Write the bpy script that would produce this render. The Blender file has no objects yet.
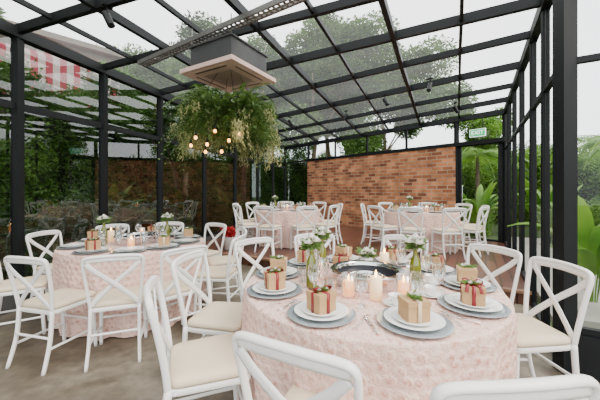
import bpy, math, random
from mathutils import Vector, Matrix
random.seed(7)
R=random.random
def U(a,b): return a+(b-a)*R()
COL=bpy.context.scene.collection
CAMZ=1.35
# ------------------------------------------------------------ materials
def newmat(name):
    m=bpy.data.materials.new(name); m.use_nodes=True
    nt=m.node_tree
    for n in list(nt.nodes): nt.nodes.remove(n)
    o=nt.nodes.new('ShaderNodeOutputMaterial')
    return m,nt,o
def rgba(c): return (c[0],c[1],c[2],1)
def pm(name,c,rough=.5,metal=0,var=.12,scale=8,bump=0,bscale=60,emit=None,es=0,spec=.5,coat=0):
    m,nt,o=newmat(name); N=nt.nodes; L=nt.links
    b=N.new('ShaderNodeBsdfPrincipled')
    b.inputs['Roughness'].default_value=rough; b.inputs['Metallic'].default_value=metal
    b.inputs['Specular IOR Level'].default_value=spec
    b.inputs['Coat Weight'].default_value=coat
    tc=N.new('ShaderNodeTexCoord'); ns=N.new('ShaderNodeTexNoise'); ns.inputs['Scale'].default_value=scale
    L.new(tc.outputs['Object'],ns.inputs['Vector'])
    mx=N.new('ShaderNodeMix'); mx.data_type='RGBA'
    mx.inputs['A'].default_value=rgba([x*(1-var) for x in c]); mx.inputs['B'].default_value=rgba([min(1,x*(1+var)) for x in c])
    L.new(ns.outputs['Fac'],mx.inputs['Factor'])
    L.new(mx.outputs['Result'],b.inputs['Base Color'])
    if bump:
        n2=N.new('ShaderNodeTexNoise'); n2.inputs['Scale'].default_value=bscale
        L.new(tc.outputs['Object'],n2.inputs['Vector'])
        bp=N.new('ShaderNodeBump'); bp.inputs['Strength'].default_value=bump; bp.inputs['Distance'].default_value=.01
        L.new(n2.outputs['Fac'],bp.inputs['Height']); L.new(bp.outputs['Normal'],b.inputs['Normal'])
    if emit:
        b.inputs['Emission Color'].default_value=rgba(emit); b.inputs['Emission Strength'].default_value=es
    L.new(b.outputs[0],o.inputs[0]); return m
def glassmat(name,tint,refl=.12,rough=.0,edge=.5,frost=0):
    m,nt,o=newmat(name); N=nt.nodes; L=nt.links
    t=N.new('ShaderNodeBsdfTransparent'); t.inputs[0].default_value=rgba(tint)
    g=N.new('ShaderNodeBsdfGlossy'); g.inputs['Roughness'].default_value=rough; g.inputs[0].default_value=(1,1,1,1)
    lw=N.new('ShaderNodeLayerWeight'); lw.inputs[0].default_value=.25
    mr=N.new('ShaderNodeMapRange'); mr.inputs['To Min'].default_value=refl; mr.inputs['To Max'].default_value=edge
    L.new(lw.outputs['Facing'],mr.inputs['Value'])
    mx=N.new('ShaderNodeMixShader'); L.new(mr.outputs[0],mx.inputs[0]); L.new(g.outputs[0],mx.inputs[2])
    if frost:
        tl=N.new('ShaderNodeBsdfTranslucent'); tl.inputs[0].default_value=(.92,.94,.94,1)
        tc=N.new('ShaderNodeTexCoord'); ns=N.new('ShaderNodeTexNoise'); ns.inputs['Scale'].default_value=1.5; ns.inputs['Detail'].default_value=4
        L.new(tc.outputs['Object'],ns.inputs['Vector'])
        ma=N.new('ShaderNodeMapRange'); ma.inputs['To Min'].default_value=frost*.5; ma.inputs['To Max'].default_value=frost*1.5; L.new(ns.outputs['Fac'],ma.inputs['Value'])
        m2=N.new('ShaderNodeMixShader'); L.new(ma.outputs[0],m2.inputs[0]); L.new(t.outputs[0],m2.inputs[1]); L.new(tl.outputs[0],m2.inputs[2])
        L.new(m2.outputs[0],mx.inputs[1])
    else: L.new(t.outputs[0],mx.inputs[1])
    L.new(mx.outputs[0],o.inputs[0]); return m
def leafmat(name,c1,c2,rough=.5,tr=.35,scale=1.2):
    m,nt,o=newmat(name); N=nt.nodes; L=nt.links
    tc=N.new('ShaderNodeTexCoord'); ns=N.new('ShaderNodeTexNoise'); ns.inputs['Scale'].default_value=scale; ns.inputs['Detail'].default_value=4
    L.new(tc.outputs['Object'],ns.inputs['Vector'])
    mr=N.new('ShaderNodeMapRange'); mr.inputs['From Min'].default_value=.3; mr.inputs['From Max'].default_value=.7
    L.new(ns.outputs['Fac'],mr.inputs['Value'])
    mx=N.new('ShaderNodeMix'); mx.data_type='RGBA'; mx.inputs['A'].default_value=rgba(c1); mx.inputs['B'].default_value=rgba(c2)
    L.new(mr.outputs[0],mx.inputs['Factor'])
    b=N.new('ShaderNodeBsdfPrincipled'); b.inputs['Roughness'].default_value=rough
    t=N.new('ShaderNodeBsdfTranslucent'); s=N.new('ShaderNodeMixShader'); s.inputs[0].default_value=tr
    L.new(mx.outputs['Result'],b.inputs['Base Color']); L.new(mx.outputs['Result'],t.inputs[0])
    L.new(b.outputs[0],s.inputs[1]); L.new(t.outputs[0],s.inputs[2]); L.new(s.outputs[0],o.inputs[0]); return m

M_white=pm('white_painted_wood',(.80,.785,.76),.32,var=.04,scale=20,bump=.1,bscale=90)
M_cush=pm('ivory_cushion_fabric',(.66,.54,.39),.9,var=.05,scale=30,bump=.25,bscale=300)
M_black=pm('black_steel_frame',(.005,.006,.007),.5,var=.2,spec=.25)
M_glassL=glassmat('tinted_wall_glass',(.46,.52,.49),.07,edge=.26)
M_glassR=glassmat('clear_wall_glass',(.96,.98,.97),.02,edge=.12)
M_glassT=glassmat('roof_glass',(.95,.97,.96),.015,edge=.06,frost=.05)
M_gob=glassmat('goblet_glass',(.93,.95,.95),.12,edge=.9)
M_silver=pm('brushed_silver',(.66,.66,.67),.16,1,var=.05)
M_galv=pm('galvanised_metal',(.20,.19,.18),.45,.6,var=.2,scale=12)
M_casing=pm('dark_grey_casing',(.045,.045,.048),.55,0,var=.25,scale=6)
M_porc=pm('white_porcelain',(.87,.87,.85),.10,var=.01,coat=.5)
M_charger=pm('pewter_glaze',(.36,.40,.42),.16,.45,var=.12,scale=25,coat=.5)
M_kraft=pm('kraft_paper',(.44,.265,.12),.75,var=.08,scale=40)
M_red=pm('red_satin_ribbon',(.21,.003,.010),.4,var=.15)
M_cream=pm('cream_ribbon',(.66,.54,.36),.5,var=.05)
M_sprig=leafmat('sprig_leaves',(.04,.12,.02),(.18,.29,.06),scale=30)
M_petal=leafmat('white_rose_petals',(.85,.80,.70),(.93,.92,.88),.6,.2,scale=30)
M_olive=pm('olive_glass',(.125,.14,.005),.06,var=.1,coat=1)
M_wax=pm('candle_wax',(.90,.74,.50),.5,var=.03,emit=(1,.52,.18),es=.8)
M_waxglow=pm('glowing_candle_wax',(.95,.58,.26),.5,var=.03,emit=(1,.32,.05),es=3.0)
M_flame=pm('candle_flame',(1,.6,.2),.5,emit=(1,.48,.10),es=24)
M_bulb=pm('warm_bulb',(1,.7,.35),.3,emit=(1,.38,.07),es=8)
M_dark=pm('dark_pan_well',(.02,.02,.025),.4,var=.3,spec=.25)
M_hvac=pm('cassette_panel_beige',(.74,.50,.44),.5,var=.03)
M_grille=pm('beige_grille',(.46,.31,.27),.5,var=.1)
M_slot=pm('dark_air_slot',(.10,.07,.06),.6,var=.1)
M_bark=pm('tree_bark',(.14,.10,.065),.9,var=.4,scale=6,bump=.8,bscale=20)
M_soil=pm('garden_soil_grass',(.05,.08,.025),.95,var=.5,scale=1.5)
M_path=pm('pale_paving',(.36,.34,.30),.8,var=.12,scale=3)
M_render=pm('weathered_render',(.15,.13,.11),.9,var=.3,scale=1.5)
M_green=pm('exit_sign_green',(.01,.35,.12),.4,emit=(.01,.5,.18),es=.8)
M_signw=pm('exit_sign_white',(.9,.95,.9),.4,emit=(.9,1,.95),es=1.6)
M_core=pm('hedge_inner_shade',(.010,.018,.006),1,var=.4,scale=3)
M_leafD=leafmat('dark_canopy_leaves',(.012,.035,.006),(.06,.125,.018),.55,.3)
M_leafM=leafmat('canopy_leaves',(.025,.08,.008),(.12,.23,.03),.5,.4)
M_leafB=leafmat('bright_garden_leaves',(.05,.16,.010),(.22,.39,.045),.45,.4)
M_leafR=leafmat('poinsettia_bracts',(.35,.005,.01),(.5,.03,.03),.5,.3,scale=10)
M_fern=leafmat('fern_leaves',(.025,.07,.010),(.12,.20,.035),.5,.35,scale=5)
M_moss=leafmat('trailing_moss',(.22,.25,.08),(.50,.47,.22),.6,.35,scale=6)

def brickmat():
    m,nt,o=newmat('red_brick'); N=nt.nodes; L=nt.links
    tc=N.new('ShaderNodeTexCoord'); sp=N.new('ShaderNodeSeparateXYZ'); cb=N.new('ShaderNodeCombineXYZ')
    L.new(tc.outputs['Object'],sp.inputs[0]); L.new(sp.outputs['X'],cb.inputs['X']); L.new(sp.outputs['Z'],cb.inputs['Y'])
    br=N.new('ShaderNodeTexBrick'); br.inputs['Scale'].default_value=1; br.inputs['Brick Width'].default_value=.27; br.inputs['Row Height'].default_value=.098
    br.inputs['Mortar Size'].default_value=.012; br.inputs['Mortar Smooth'].default_value=.1
    br.inputs['Color1'].default_value=(.17,.048,.018,1); br.inputs['Color2'].default_value=(.62,.25,.10,1); br.inputs['Mortar'].default_value=(.34,.25,.17,1)
    L.new(cb.outputs[0],br.inputs['Vector'])
    ns=N.new('ShaderNodeTexNoise'); ns.inputs['Scale'].default_value=3.2; ns.inputs['Detail'].default_value=6; L.new(cb.outputs[0],ns.inputs['Vector'])
    mx=N.new('ShaderNodeMix'); mx.data_type='RGBA'; mx.blend_type='MULTIPLY'; mx.inputs['Factor'].default_value=.8
    rp=N.new('ShaderNodeValToRGB'); rp.color_ramp.elements[0].position=.35; rp.color_ramp.elements[0].color=(.62,.56,.54,1); rp.color_ramp.elements[1].position=.65; rp.color_ramp.elements[1].color=(1.3,1.25,1.2,1)
    L.new(ns.outputs['Fac'],rp.inputs[0]); L.new(br.outputs['Color'],mx.inputs['A']); L.new(rp.outputs[0],mx.inputs['B'])
    b=N.new('ShaderNodeBsdfPrincipled'); b.inputs['Roughness'].default_value=.85; L.new(mx.outputs['Result'],b.inputs['Base Color'])
    bp=N.new('ShaderNodeBump'); bp.inputs['Strength'].default_value=.6; bp.inputs['Distance'].default_value=.01; bp.invert=True
    L.new(br.outputs['Fac'],bp.inputs['Height']); L.new(bp.outputs['Normal'],b.inputs['Normal'])
    L.new(b.outputs[0],o.inputs[0]); return m
M_brick=brickmat()
def concretemat():
    m,nt,o=newmat('stained_concrete'); N=nt.nodes; L=nt.links
    tc=N.new('ShaderNodeTexCoord')
    n1=N.new('ShaderNodeTexNoise'); n1.inputs['Scale'].default_value=1.3; n1.inputs['Detail'].default_value=8; n1.inputs['Distortion'].default_value=.8
    n2=N.new('ShaderNodeTexNoise'); n2.inputs['Scale'].default_value=14; n2.inputs['Detail'].default_value=6
    L.new(tc.outputs['Object'],n1.inputs['Vector']); L.new(tc.outputs['Object'],n2.inputs['Vector'])
    rp=N.new('ShaderNodeValToRGB'); e=rp.color_ramp.elements
    e[0].position=.38; e[0].color=(.075,.056,.036,1); e[1].position=.62; e[1].color=(.19,.16,.12,1)
    L.new(n1.outputs['Fac'],rp.inputs[0])
    mx=N.new('ShaderNodeMix'); mx.data_type='RGBA'; mx.blend_type='OVERLAY'; mx.inputs['Factor'].default_value=.6
    L.new(rp.outputs[0],mx.inputs['A']); L.new(n2.outputs['Fac'],mx.inputs['B'])
    b=N.new('ShaderNodeBsdfPrincipled'); L.new(mx.outputs['Result'],b.inputs['Base Color'])
    mr=N.new('ShaderNodeMapRange'); mr.inputs['To Min'].default_value=.35; mr.inputs['To Max'].default_value=.8; L.new(n1.outputs['Fac'],mr.inputs['Value']); L.new(mr.outputs[0],b.inputs['Roughness'])
    L.new(b.outputs[0],o.inputs[0]); return m
M_conc=concretemat()
def deckmat():
    m,nt,o=newmat('timber_decking'); N=nt.nodes; L=nt.links
    tc=N.new('ShaderNodeTexCoord'); mp=N.new('ShaderNodeMapping'); mp.inputs['Rotation'].default_value=(0,0,math.radians(30.4-90))
    L.new(tc.outputs['Object'],mp.inputs['Vector'])
    br=N.new('ShaderNodeTexBrick'); br.inputs['Scale'].default_value=1; br.inputs['Brick Width'].default_value=2.4; br.inputs['Row Height'].default_value=.14
    br.inputs['Mortar Size'].default_value=.008; br.inputs['Color1'].default_value=(.07,.025,.016,1); br.inputs['Color2'].default_value=(.15,.06,.036,1); br.inputs['Mortar'].default_value=(.004,.003,.002,1)
    L.new(mp.outputs[0],br.inputs['Vector'])
    b=N.new('ShaderNodeBsdfPrincipled'); b.inputs['Roughness'].default_value=.3; L.new(br.outputs['Color'],b.inputs['Base Color'])
    L.new(b.outputs[0],o.inputs[0]); return m
M_deck=deckmat()
def clothmat():
    m,nt,o=newmat('blush_rosette_cloth'); N=nt.nodes; L=nt.links
    at=N.new('ShaderNodeAttribute'); at.attribute_name='ros'
    tc=N.new('ShaderNodeTexCoord'); ns=N.new('ShaderNodeTexNoise'); ns.inputs['Scale'].default_value=90; ns.inputs['Detail'].default_value=2
    L.new(tc.outputs['Object'],ns.inputs['Vector'])
    ad=N.new('ShaderNodeMath'); ad.operation='MULTIPLY_ADD'; ad.inputs[1].default_value=.9; ad.inputs[2].default_value=-.42
    L.new(ns.outputs['Fac'],ad.inputs[0])
    a2=N.new('ShaderNodeMath'); L.new(ad.outputs[0],a2.inputs[0]); L.new(at.outputs['Fac'],a2.inputs[1])
    rp=N.new('ShaderNodeValToRGB'); e=rp.color_ramp.elements
    e[0].position=.0; e[0].color=(.68,.45,.385,1); e[1].position=.95; e[1].color=(.52,.245,.19,1)
    x=e.new(.28); x.color=(.80,.585,.51,1); x=e.new(.6); x.color=(.68,.42,.35,1)
    L.new(a2.outputs[0],rp.inputs[0])
    b=N.new('ShaderNodeBsdfPrincipled'); b.inputs['Roughness'].default_value=.65
    L.new(rp.outputs[0],b.inputs['Base Color'])
    bp=N.new('ShaderNodeBump'); bp.inputs['Strength'].default_value=.6; bp.inputs['Distance'].default_value=.010
    L.new(ns.outputs['Fac'],bp.inputs['Height']); L.new(bp.outputs['Normal'],b.inputs['Normal'])
    L.new(b.outputs[0],o.inputs[0]); return m
M_cloth=clothmat()
def stripemat():
    m,nt,o=newmat('red_white_stripes'); N=nt.nodes; L=nt.links
    tc=N.new('ShaderNodeTexCoord'); w=N.new('ShaderNodeTexWave'); w.bands_direction='Y'; w.inputs['Scale'].default_value=.8
    L.new(tc.outputs['Object'],w.inputs['Vector'])
    rp=N.new('ShaderNodeValToRGB'); rp.color_ramp.interpolation='CONSTANT'; rp.color_ramp.elements[0].color=(.6,.45,.45,1); rp.color_ramp.elements[1].position=.5; rp.color_ramp.elements[1].color=(.42,.03,.06,1)
    L.new(w.outputs['Fac'],rp.inputs[0]); b=N.new('ShaderNodeBsdfPrincipled'); L.new(rp.outputs[0],b.inputs['Base Color']); L.new(b.outputs[0],o.inputs[0]); return m
M_stripe=stripemat()

# ------------------------------------------------------------ geometry
def catmull(P,k=6):
    P=[Vector(p) for p in P]
    if len(P)<3: return P
    Q=[P[0]*2-P[1]]+P+[P[-1]*2-P[-2]]; out=[]
    for i in range(1,len(Q)-2):
        for j in range(k):
            t=j/k; a,b,c,d=Q[i-1],Q[i],Q[i+1],Q[i+2]
            out.append(.5*((2*b)+(c-a)*t+(2*a-5*b+4*c-d)*t*t+(3*b-a-3*c+d)*t**3))
    out.append(P[-1]); return out
class G:
    def __init__(s): s.v=[];s.f=[];s.m=[]
    def add(s,v,f,m=0):
        o=len(s.v); s.v+= [tuple(x) for x in v]; s.f+=[tuple(i+o for i in q) for q in f]; s.m+=[m]*len(f); return s
    def box(s,c,d,m=0,rz=0):
        x,y,z=[q/2 for q in d]; V=[(a*x,b*y,e*z) for a in(-1,1) for b in(-1,1) for e in(-1,1)]
        r=Matrix.Rotation(rz,3,'Z'); V=[r@Vector(p)+Vector(c) for p in V]
        return s.add(V,[(0,1,3,2),(4,6,7,5),(0,4,5,1),(2,3,7,6),(0,2,6,4),(1,5,7,3)],m)
    def beam(s,p,q,w,h,m=0,up=(0,0,1)):
        p=Vector(p);q=Vector(q);d=(q-p).normalized();u=Vector(up)
        if abs(d.dot(u))>.98: u=Vector((1,0,0))
        sd=d.cross(u).normalized(); u=sd.cross(d)
        V=[pt+sd*a*w/2+u*b*h/2 for pt in(p,q) for a in(-1,1) for b in(-1,1)]
        return s.add(V,[(0,1,3,2),(4,6,7,5),(0,4,5,1),(2,3,7,6),(0,2,6,4),(1,5,7,3)],m)
    def lathe(s,prof,n=24,c=(0,0,0),m=0):
        V=[];F=[]
        for r,z in prof:
            for i in range(n):
                a=2*math.pi*i/n; V.append((c[0]+r*math.cos(a),c[1]+r*math.sin(a),c[2]+z))
        for j in range(len(prof)-1):
            for i in range(n):
                k=(i+1)%n; F.append((j*n+i,j*n+k,(j+1)*n+k,(j+1)*n+i))
        return s.add(V,F,m)
    def sweep(s,P,rx,ry=None,n=8,m=0,k=6,up=(0,0,1),taper=None):
        ry=ry or rx; pts=catmull(P,k); V=[];F=[]; u=Vector(up)
        for i,p in enumerate(pts):
            d=(pts[min(i+1,len(pts)-1)]-pts[max(i-1,0)]).normalized()
            sd=d.cross(u)
            if sd.length<1e-3: sd=d.cross(Vector((1,0,0)))
            sd.normalize(); w=sd.cross(d)
            sc=1 if not taper else taper[0]+(taper[1]-taper[0])*i/(len(pts)-1)
            for j in range(n):
                a=2*math.pi*j/n+math.pi/n; V.append(p+sd*math.cos(a)*rx*sc+w*math.sin(a)*ry*sc)
        for i in range(len(pts)-1):
            for j in range(n):
                k2=(j+1)%n; F.append((i*n+j,i*n+k2,(i+1)*n+k2,(i+1)*n+j))
        F.append(tuple(range(n))[::-1]); F.append(tuple((len(pts)-1)*n+j for j in range(n)))
        return s.add(V,F,m)
    def leaf(s,p,d,ln,w,m=0,nrm=None,fold=.15):
        p=Vector(p);d=Vector(d).normalized()
        n=Vector(nrm) if nrm else Vector((U(-1,1),U(-1,1),U(-1,1)))
        sd=d.cross(n)
        if sd.length<1e-3: sd=d.cross(Vector((0,0,1))+d*.1)
        sd.normalize(); nn=sd.cross(d)
        return s.add([p,p+d*ln*.45+sd*w/2+nn*w*fold,p+d*ln,p+d*ln*.45-sd*w/2+nn*w*fold],[(0,1,2),(0,2,3)],m)
    def mesh(s,name,mats,smooth=True):
        me=bpy.data.meshes.new(name); me.from_pydata(s.v,[],s.f)
        if not isinstance(mats,(list,tuple)): mats=[mats]
        for x in mats: me.materials.append(x)
        me.polygons.foreach_set('material_index',s.m)
        me.polygons.foreach_set('use_smooth',[smooth]*len(s.f)); me.update()
        return me
def obj(name,me,parent=None,loc=None,rz=0,sc=1,label=None,cat=None,group=None,kind=None):
    o=bpy.data.objects.new(name,me); COL.objects.link(o)
    if parent: o.parent=parent
    if loc is not None: o.location=loc
    o.rotation_euler=(0,0,rz)
    if isinstance(sc,(tuple,list)): o.scale=sc
    else: o.scale=(sc,sc,sc)
    if label:o['label']=label
    if cat:o['category']=cat
    if group:o['group']=group
    if kind:o['kind']=kind
    return o
def place(pr,loc,rz=0,sc=1,label=None,cat=None,group=None):
    name,rm,parts=pr
    o=obj(name,rm,None,loc,rz,sc,label,cat,group)
    for p in parts:
        c=obj(p[0],p[1],o)
        if len(p)>2 and p[2]: c['label']=p[2]
    return o
def autosharp(me,ang=40):
    try: me.set_sharp_from_angle(angle=math.radians(ang))
    except Exception: pass
    return me

# ------------------------------------------------------------ CHAIR
def roundtrap(wf,wb,yf,yb,n=8,r=.06):
    pts=[]
    cs=[(wf/2,yf),(-wf/2,yf),(-wb/2,yb),(wb/2,yb)]
    for i,c in enumerate(cs):
        c=Vector(c);p=Vector(cs[i-1]);q=Vector(cs[(i+1)%4])
        a=c+(p-c).normalized()*r; b=c+(q-c).normalized()*r
        for j in range(n+1):
            t=j/n; pts.append((1-t)**2*a+2*t*(1-t)*c+t*t*b)
    return pts
def slab(g,outline,zs,insets,cx=0,cy=-.01):
    V=[];F=[];n=len(outline)
    for z,s in zip(zs,insets):
        for p in outline: V.append((cx+(p.x-cx)*s,cy+(p.y-cy)*s,z))
    for j in range(len(zs)-1):
        for i in range(n):
            k=(i+1)%n; F.append((j*n+i,j*n+k,(j+1)*n+k,(j+1)*n+i))
    F.append(tuple(range(n))[::-1]); F.append(tuple((len(zs)-1)*n+i for i in range(n)))
    g.add(V,F)
def chair_proto():
    parts=[]
    g=G(); slab(g,roundtrap(.41,.36,.18,-.205),[.425,.43,.452,.457],[.98,1,1,.98]); parts.append(('seat',autosharp(g.mesh('seat',M_white)),None))
    g=G(); slab(g,roundtrap(.415,.37,.185,-.195),[.458,.462,.475,.490,.498,.501],[.93,.985,1.0,.985,.93,.6]); parts.append(('seat_cushion',g.mesh('seat_cushion',M_cush),'ivory padded seat cushion'))
    for s in(-1,1):
        g=G(); g.sweep([(s*.17,.15,.43),(s*.178,.162,.2),(s*.182,.175,0)],.018,.018,10,up=(0,1,0),taper=(1,.8)); parts.append(('leg',g.mesh('leg',M_white),None))
        g=G(); g.sweep([(s*.172,-.195,.46),(s*.176,-.215,.22),(s*.185,-.27,0)],.015,.018,10,up=(0,1,0),taper=(1,.85)); parts.append(('leg',g.mesh('leg',M_white),None))
    g=G()
    g.sweep([(-.172,-.195,.44),(-.186,-.208,.56),(-.202,-.235,.72),(-.209,-.258,.82),(-.202,-.268,.862),(-.165,-.276,.878),(-.08,-.288,.884),(0,-.292,.886),(.08,-.288,.884),(.165,-.276,.878),(.202,-.268,.862),(.209,-.258,.82),(.202,-.235,.72),(.186,-.208,.56),(.172,-.195,.44)],.0125,.016,10,k=5,up=(0,1,.2))
    g.sweep([(-.195,-.266,.852),(-.1,-.282,.859),(0,-.288,.862),(.1,-.282,.859),(.195,-.266,.852)],.009,.023,8,up=(0,0,1))
    parts.append(('back_frame',g.mesh('back_frame',M_white),None))
    for s in(-1,1):
        g=G(); o=.006*s
        g.sweep([(-s*.168,-.200+o,.475),(-s*.125,-.212+o,.53),(0,-.238+o,.655),(s*.125,-.262+o,.765),(s*.185,-.270+o,.83)],.006,.020,8,up=(s*-.6,0,.8))
        parts.append(('cross_brace',g.mesh('cross_brace',M_white),None))
    for P in ([(-.180,.165,.17),(-.183,0,.17),(-.181,-.228,.17)],[(.180,.165,.17),(.183,0,.17),(.181,-.228,.17)],[(-.176,.158,.25),(0,.158,.25),(.176,.158,.25)],[(-.176,-.217,.25),(0,-.217,.25),(.176,-.217,.25)]):
        g=G(); g.sweep(P,.010,.010,8); parts.append(('stretcher',g.mesh('stretcher',M_white),None))
    return ('dining_chair',None,parts)
CHAIR=chair_proto()
# ------------------------------------------------------------ TABLE with cloth
def table_cloth(r,seed,zt=.755):
    rnd=random.Random(seed); V=[];F=[];A=[]
    n=600; sp=.058
    def h2(i,j):
        v=math.sin(i*127.1+j*311.7)*43758.5453; return v-math.floor(v)
    def ros(u,v):
        row=round(v/(sp*.866)); off=(row%2)*sp/2; col=round((u-off)/sp)
        cu=col*sp+off+(h2(row,col)-.5)*sp*.42; cv=row*sp*.866+(h2(col+9,row)-.5)*sp*.42
        d=math.hypot(u-cu,v-cv); ang=math.atan2(v-cv,u-cu)
        q=max(0,1-(d/(sp*.5))**2)
        sw=.5+.5*math.sin(ang*2+d*360+h2(row,col)*6)
        return q, q*(.4+.6*sw)*(.75+.4*h2(row+3,col+5))
    rings=[]
    nt=56
    for i in range(nt+1): rings.append(('t',max(1e-4,(r-.012)*i/nt)))
    ns=76
    for i in range(ns+1): rings.append(('s',i/ns))
    ph=[rnd.uniform(0,6.28) for _ in range(4)]
    for kind,t in rings:
        for j in range(n):
            a=2*math.pi*j/n
            if kind=='t':
                x=t*math.cos(a);y=t*math.sin(a); q,c=ros(x,y)
                V.append((x,y,zt+.004*q)); A.append(c)
            else:
                z=(zt-.008)*(1-t)+.012*t
                if t==0: z=zt-.006
                f=math.sin(a*13+ph[0]+.8*math.sin(a*3+ph[1]))+.5*math.sin(a*22+ph[2])+.35*math.sin(a*5+ph[3])
                rr=r-.006+ (t**.75)*.032*f-.018*t
                q,c=ros(a*r,z); rr+=.011*c*(1 if t>.02 else 0)
                V.append((rr*math.cos(a),rr*math.sin(a),z)); A.append(c)
    m=len(rings)
    for i in range(m-1):
        for j in range(n):
            k=(j+1)%n; F.append((i*n+j,i*n+k,(i+1)*n+k,(i+1)*n+j))
    g=G(); g.add(V,F); me=g.mesh('tablecloth',M_cloth)
    at=me.attributes.new('ros','FLOAT','POINT'); at.data.foreach_set('value',A)
    return me
def table_frame(r):
    g=G(); g.lathe([(1e-4,.745),(r-.03,.745),(r-.03,.722),(1e-4,.722)],48)
    for k in range(4):
        a=math.pi/4+k*math.pi/2; g.sweep([(math.cos(a)*.5,math.sin(a)*.5,.722),(math.cos(a)*.5,math.sin(a)*.5,.012)],.02,.02,10,up=(1,0,0))
    return autosharp(g.mesh('table_frame',M_galv))
# ------------------------------------------------------------ TABLEWARE
def P_lathe(name,prof,mat,n=36):
    g=G(); g.lathe(prof,n); return autosharp(g.mesh(name,mat),60)
charger=('charger_plate',P_lathe('charger_plate',[(1e-4,.0),(.09,.0),(.155,.008),(.162,.012),(.158,.013),(.11,.006),(1e-4,.005)],M_charger,44),[])
dinner=('dinner_plate',P_lathe('dinner_plate',[(1e-4,.0),(.075,.0),(.08,.004),(.125,.017),(.128,.019),(.124,.0195),(.08,.008),(1e-4,.007)],M_porc,44),[])
bowlpl=('side_plate',P_lathe('side_plate',[(1e-4,.0),(.05,.0),(.055,.004),(.09,.014),(.092,.016),(.088,.0165),(.055,.007),(1e-4,.006)],M_porc,36),[])
saucer=('saucer',P_lathe('saucer',[(1e-4,.0),(.035,.0),(.06,.010),(.062,.012),(.058,.012),(.034,.004),(1e-4,.003)],M_porc,28),[])
def cup_p():
    g=G(); g.lathe([(1e-4,.0),(.020,.0),(.022,.004),(.032,.02),(.038,.05),(.0385,.052),(.036,.051),(.030,.022),(.018,.007),(1e-4,.006)],28)
    h=G(); h.sweep([(.033,0,.042),(.052,0,.043),(.057,0,.030),(.048,0,.018),(.031,0,.016)],.003,.004,8,up=(0,1,0))
    return ('tea_cup',None,[('cup_body',g.mesh('cup_body',M_porc)),('cup_handle',h.mesh('cup_handle',M_porc))])
cup=cup_p()
gobl=('water_goblet',P_lathe('water_goblet',[(1e-4,.002),(.032,.0),(.034,.002),(.006,.008),(.0045,.03),(.006,.062),(.022,.075),(.034,.10),(.037,.13),(.033,.165),(.031,.165),(.035,.13),(.032,.102),(.02,.08),(1e-4,.072)],M_gob,28),[])
tumb=('glass_tumbler',P_lathe('glass_tumbler',[(1e-4,.0),(.030,.0),(.036,.09),(.034,.09),(.028,.008),(1e-4,.008)],M_gob,28),[])
def fork():
    g=G(); g.sweep([(0,-.09,.003),(0,0,.004),(0,.05,.006)],.004,.0015,6); g.box((0,.062,.005),(.02,.022,.002))
    for i in range(4): g.box((-.0078+i*.0052,.086,.005),(.0025,.028,.0018))
    return ('fork',g.mesh('fork',M_silver),[])
def knife():
    g=G(); g.sweep([(0,-.10,.003),(0,-.01,.004)],.0055,.002,6,k=2); g.sweep([(0,-.01,.003),(.002,.05,.003),(0,.10,.003)],.009,.001,6,taper=(1,.5))
    return ('knife',g.mesh('knife',M_silver),[])
FK=fork();KN=knife()
def rose(g,c,r,m):
    c=Vector(c)
    for L_,(n,rad,tilt) in enumerate([(3,.25,.1),(5,.5,.35),(6,.8,.75),(7,1.0,1.15)]):
        for i in range(n):
            a=2*math.pi*(i+.37*L_)/n+U(-.15,.15)
            o=Vector((math.cos(a),math.sin(a),0)); s=Vector((-math.sin(a),math.cos(a),0))
            V=[];K=4
            for u in range(K+1):
                for v in range(K+1):
                    uu=(u/K-.5)*2; vv=v/K
                    w=r*rad*.75*math.sin(math.pi*(.15+.7*vv))*uu
                    out=r*(.15+rad*.75*math.sin(vv*1.5)*(.6+tilt*.4))-abs(uu)**2*r*.2*rad
                    up=r*(.9-.25*L_*.6)*vv*(1.2-tilt*.35)
                    V.append(c+o*out+s*w+Vector((0,0,up)))
            F=[(u*(K+1)+v,(u+1)*(K+1)+v,(u+1)*(K+1)+v+1,u*(K+1)+v+1) for u in range(K) for v in range(K)]
            g.add(V,F,m)
def giftbox(rib,sprig,bow=True):
    g=G(); s=.052
    g.box((0,0,.037),(2*s,2*s,.074)); g.box((0,0,.083),(2*s+.006,2*s+.006,.022))
    body=g.mesh('gift_box',M_kraft,False)
    g=G(); w=.017; h=.0955; e=s+.0042
    g.box((0,0,h),(2*e,w,.002))
    if bow: g.box((0,0,h+.0005),(w,2*e,.002))
    for a in range(4):
        if a%2 and not bow: continue
        g.box((e*math.cos(a*math.pi/2),e*math.sin(a*math.pi/2),.0478),(.002,w,.0956),rz=a*math.pi/2)
    if bow:
        for sg in(-1,1):
            g.sweep([(0,0,.098),(sg*.022,.012,.120),(sg*.045,.014,.116),(sg*.038,0,.100),(0,0,.098)],.0012,.012,6,up=(0,1,.1))
            g.sweep([(0,0,.098),(sg*.02,-.03,.103),(sg*.03,-.055,.095),(sg*.034,-.066,.07)],.0012,.008,6,up=(1,0,0))
    parts=[('ribbon',g.mesh('ribbon',rib))]
    if sprig:
        g=G()
        for k in range(40):
            a=U(0,6.28); d=(math.cos(a),math.sin(a),U(.0,.8)); p=(U(-.03,.03),U(-.014,.014),.098)
            g.leaf(p,d,U(.025,.05),U(.012,.020),0)
        for k in range(3): rose(g,(U(-.025,.025),U(-.02,.02),.104),.015,1)
        parts.append(('floral_sprig',g.mesh('floral_sprig',[M_sprig,M_petal])))
    return ('gift_box',body,parts)
GB=[(giftbox(M_red,True),'kraft gift box with red ribbon and small flower sprig'),(giftbox(M_cream,True,False),'kraft gift box with cream band and green sprig'),(giftbox(M_red,False),'kraft gift box tied with red bow')]
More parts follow.
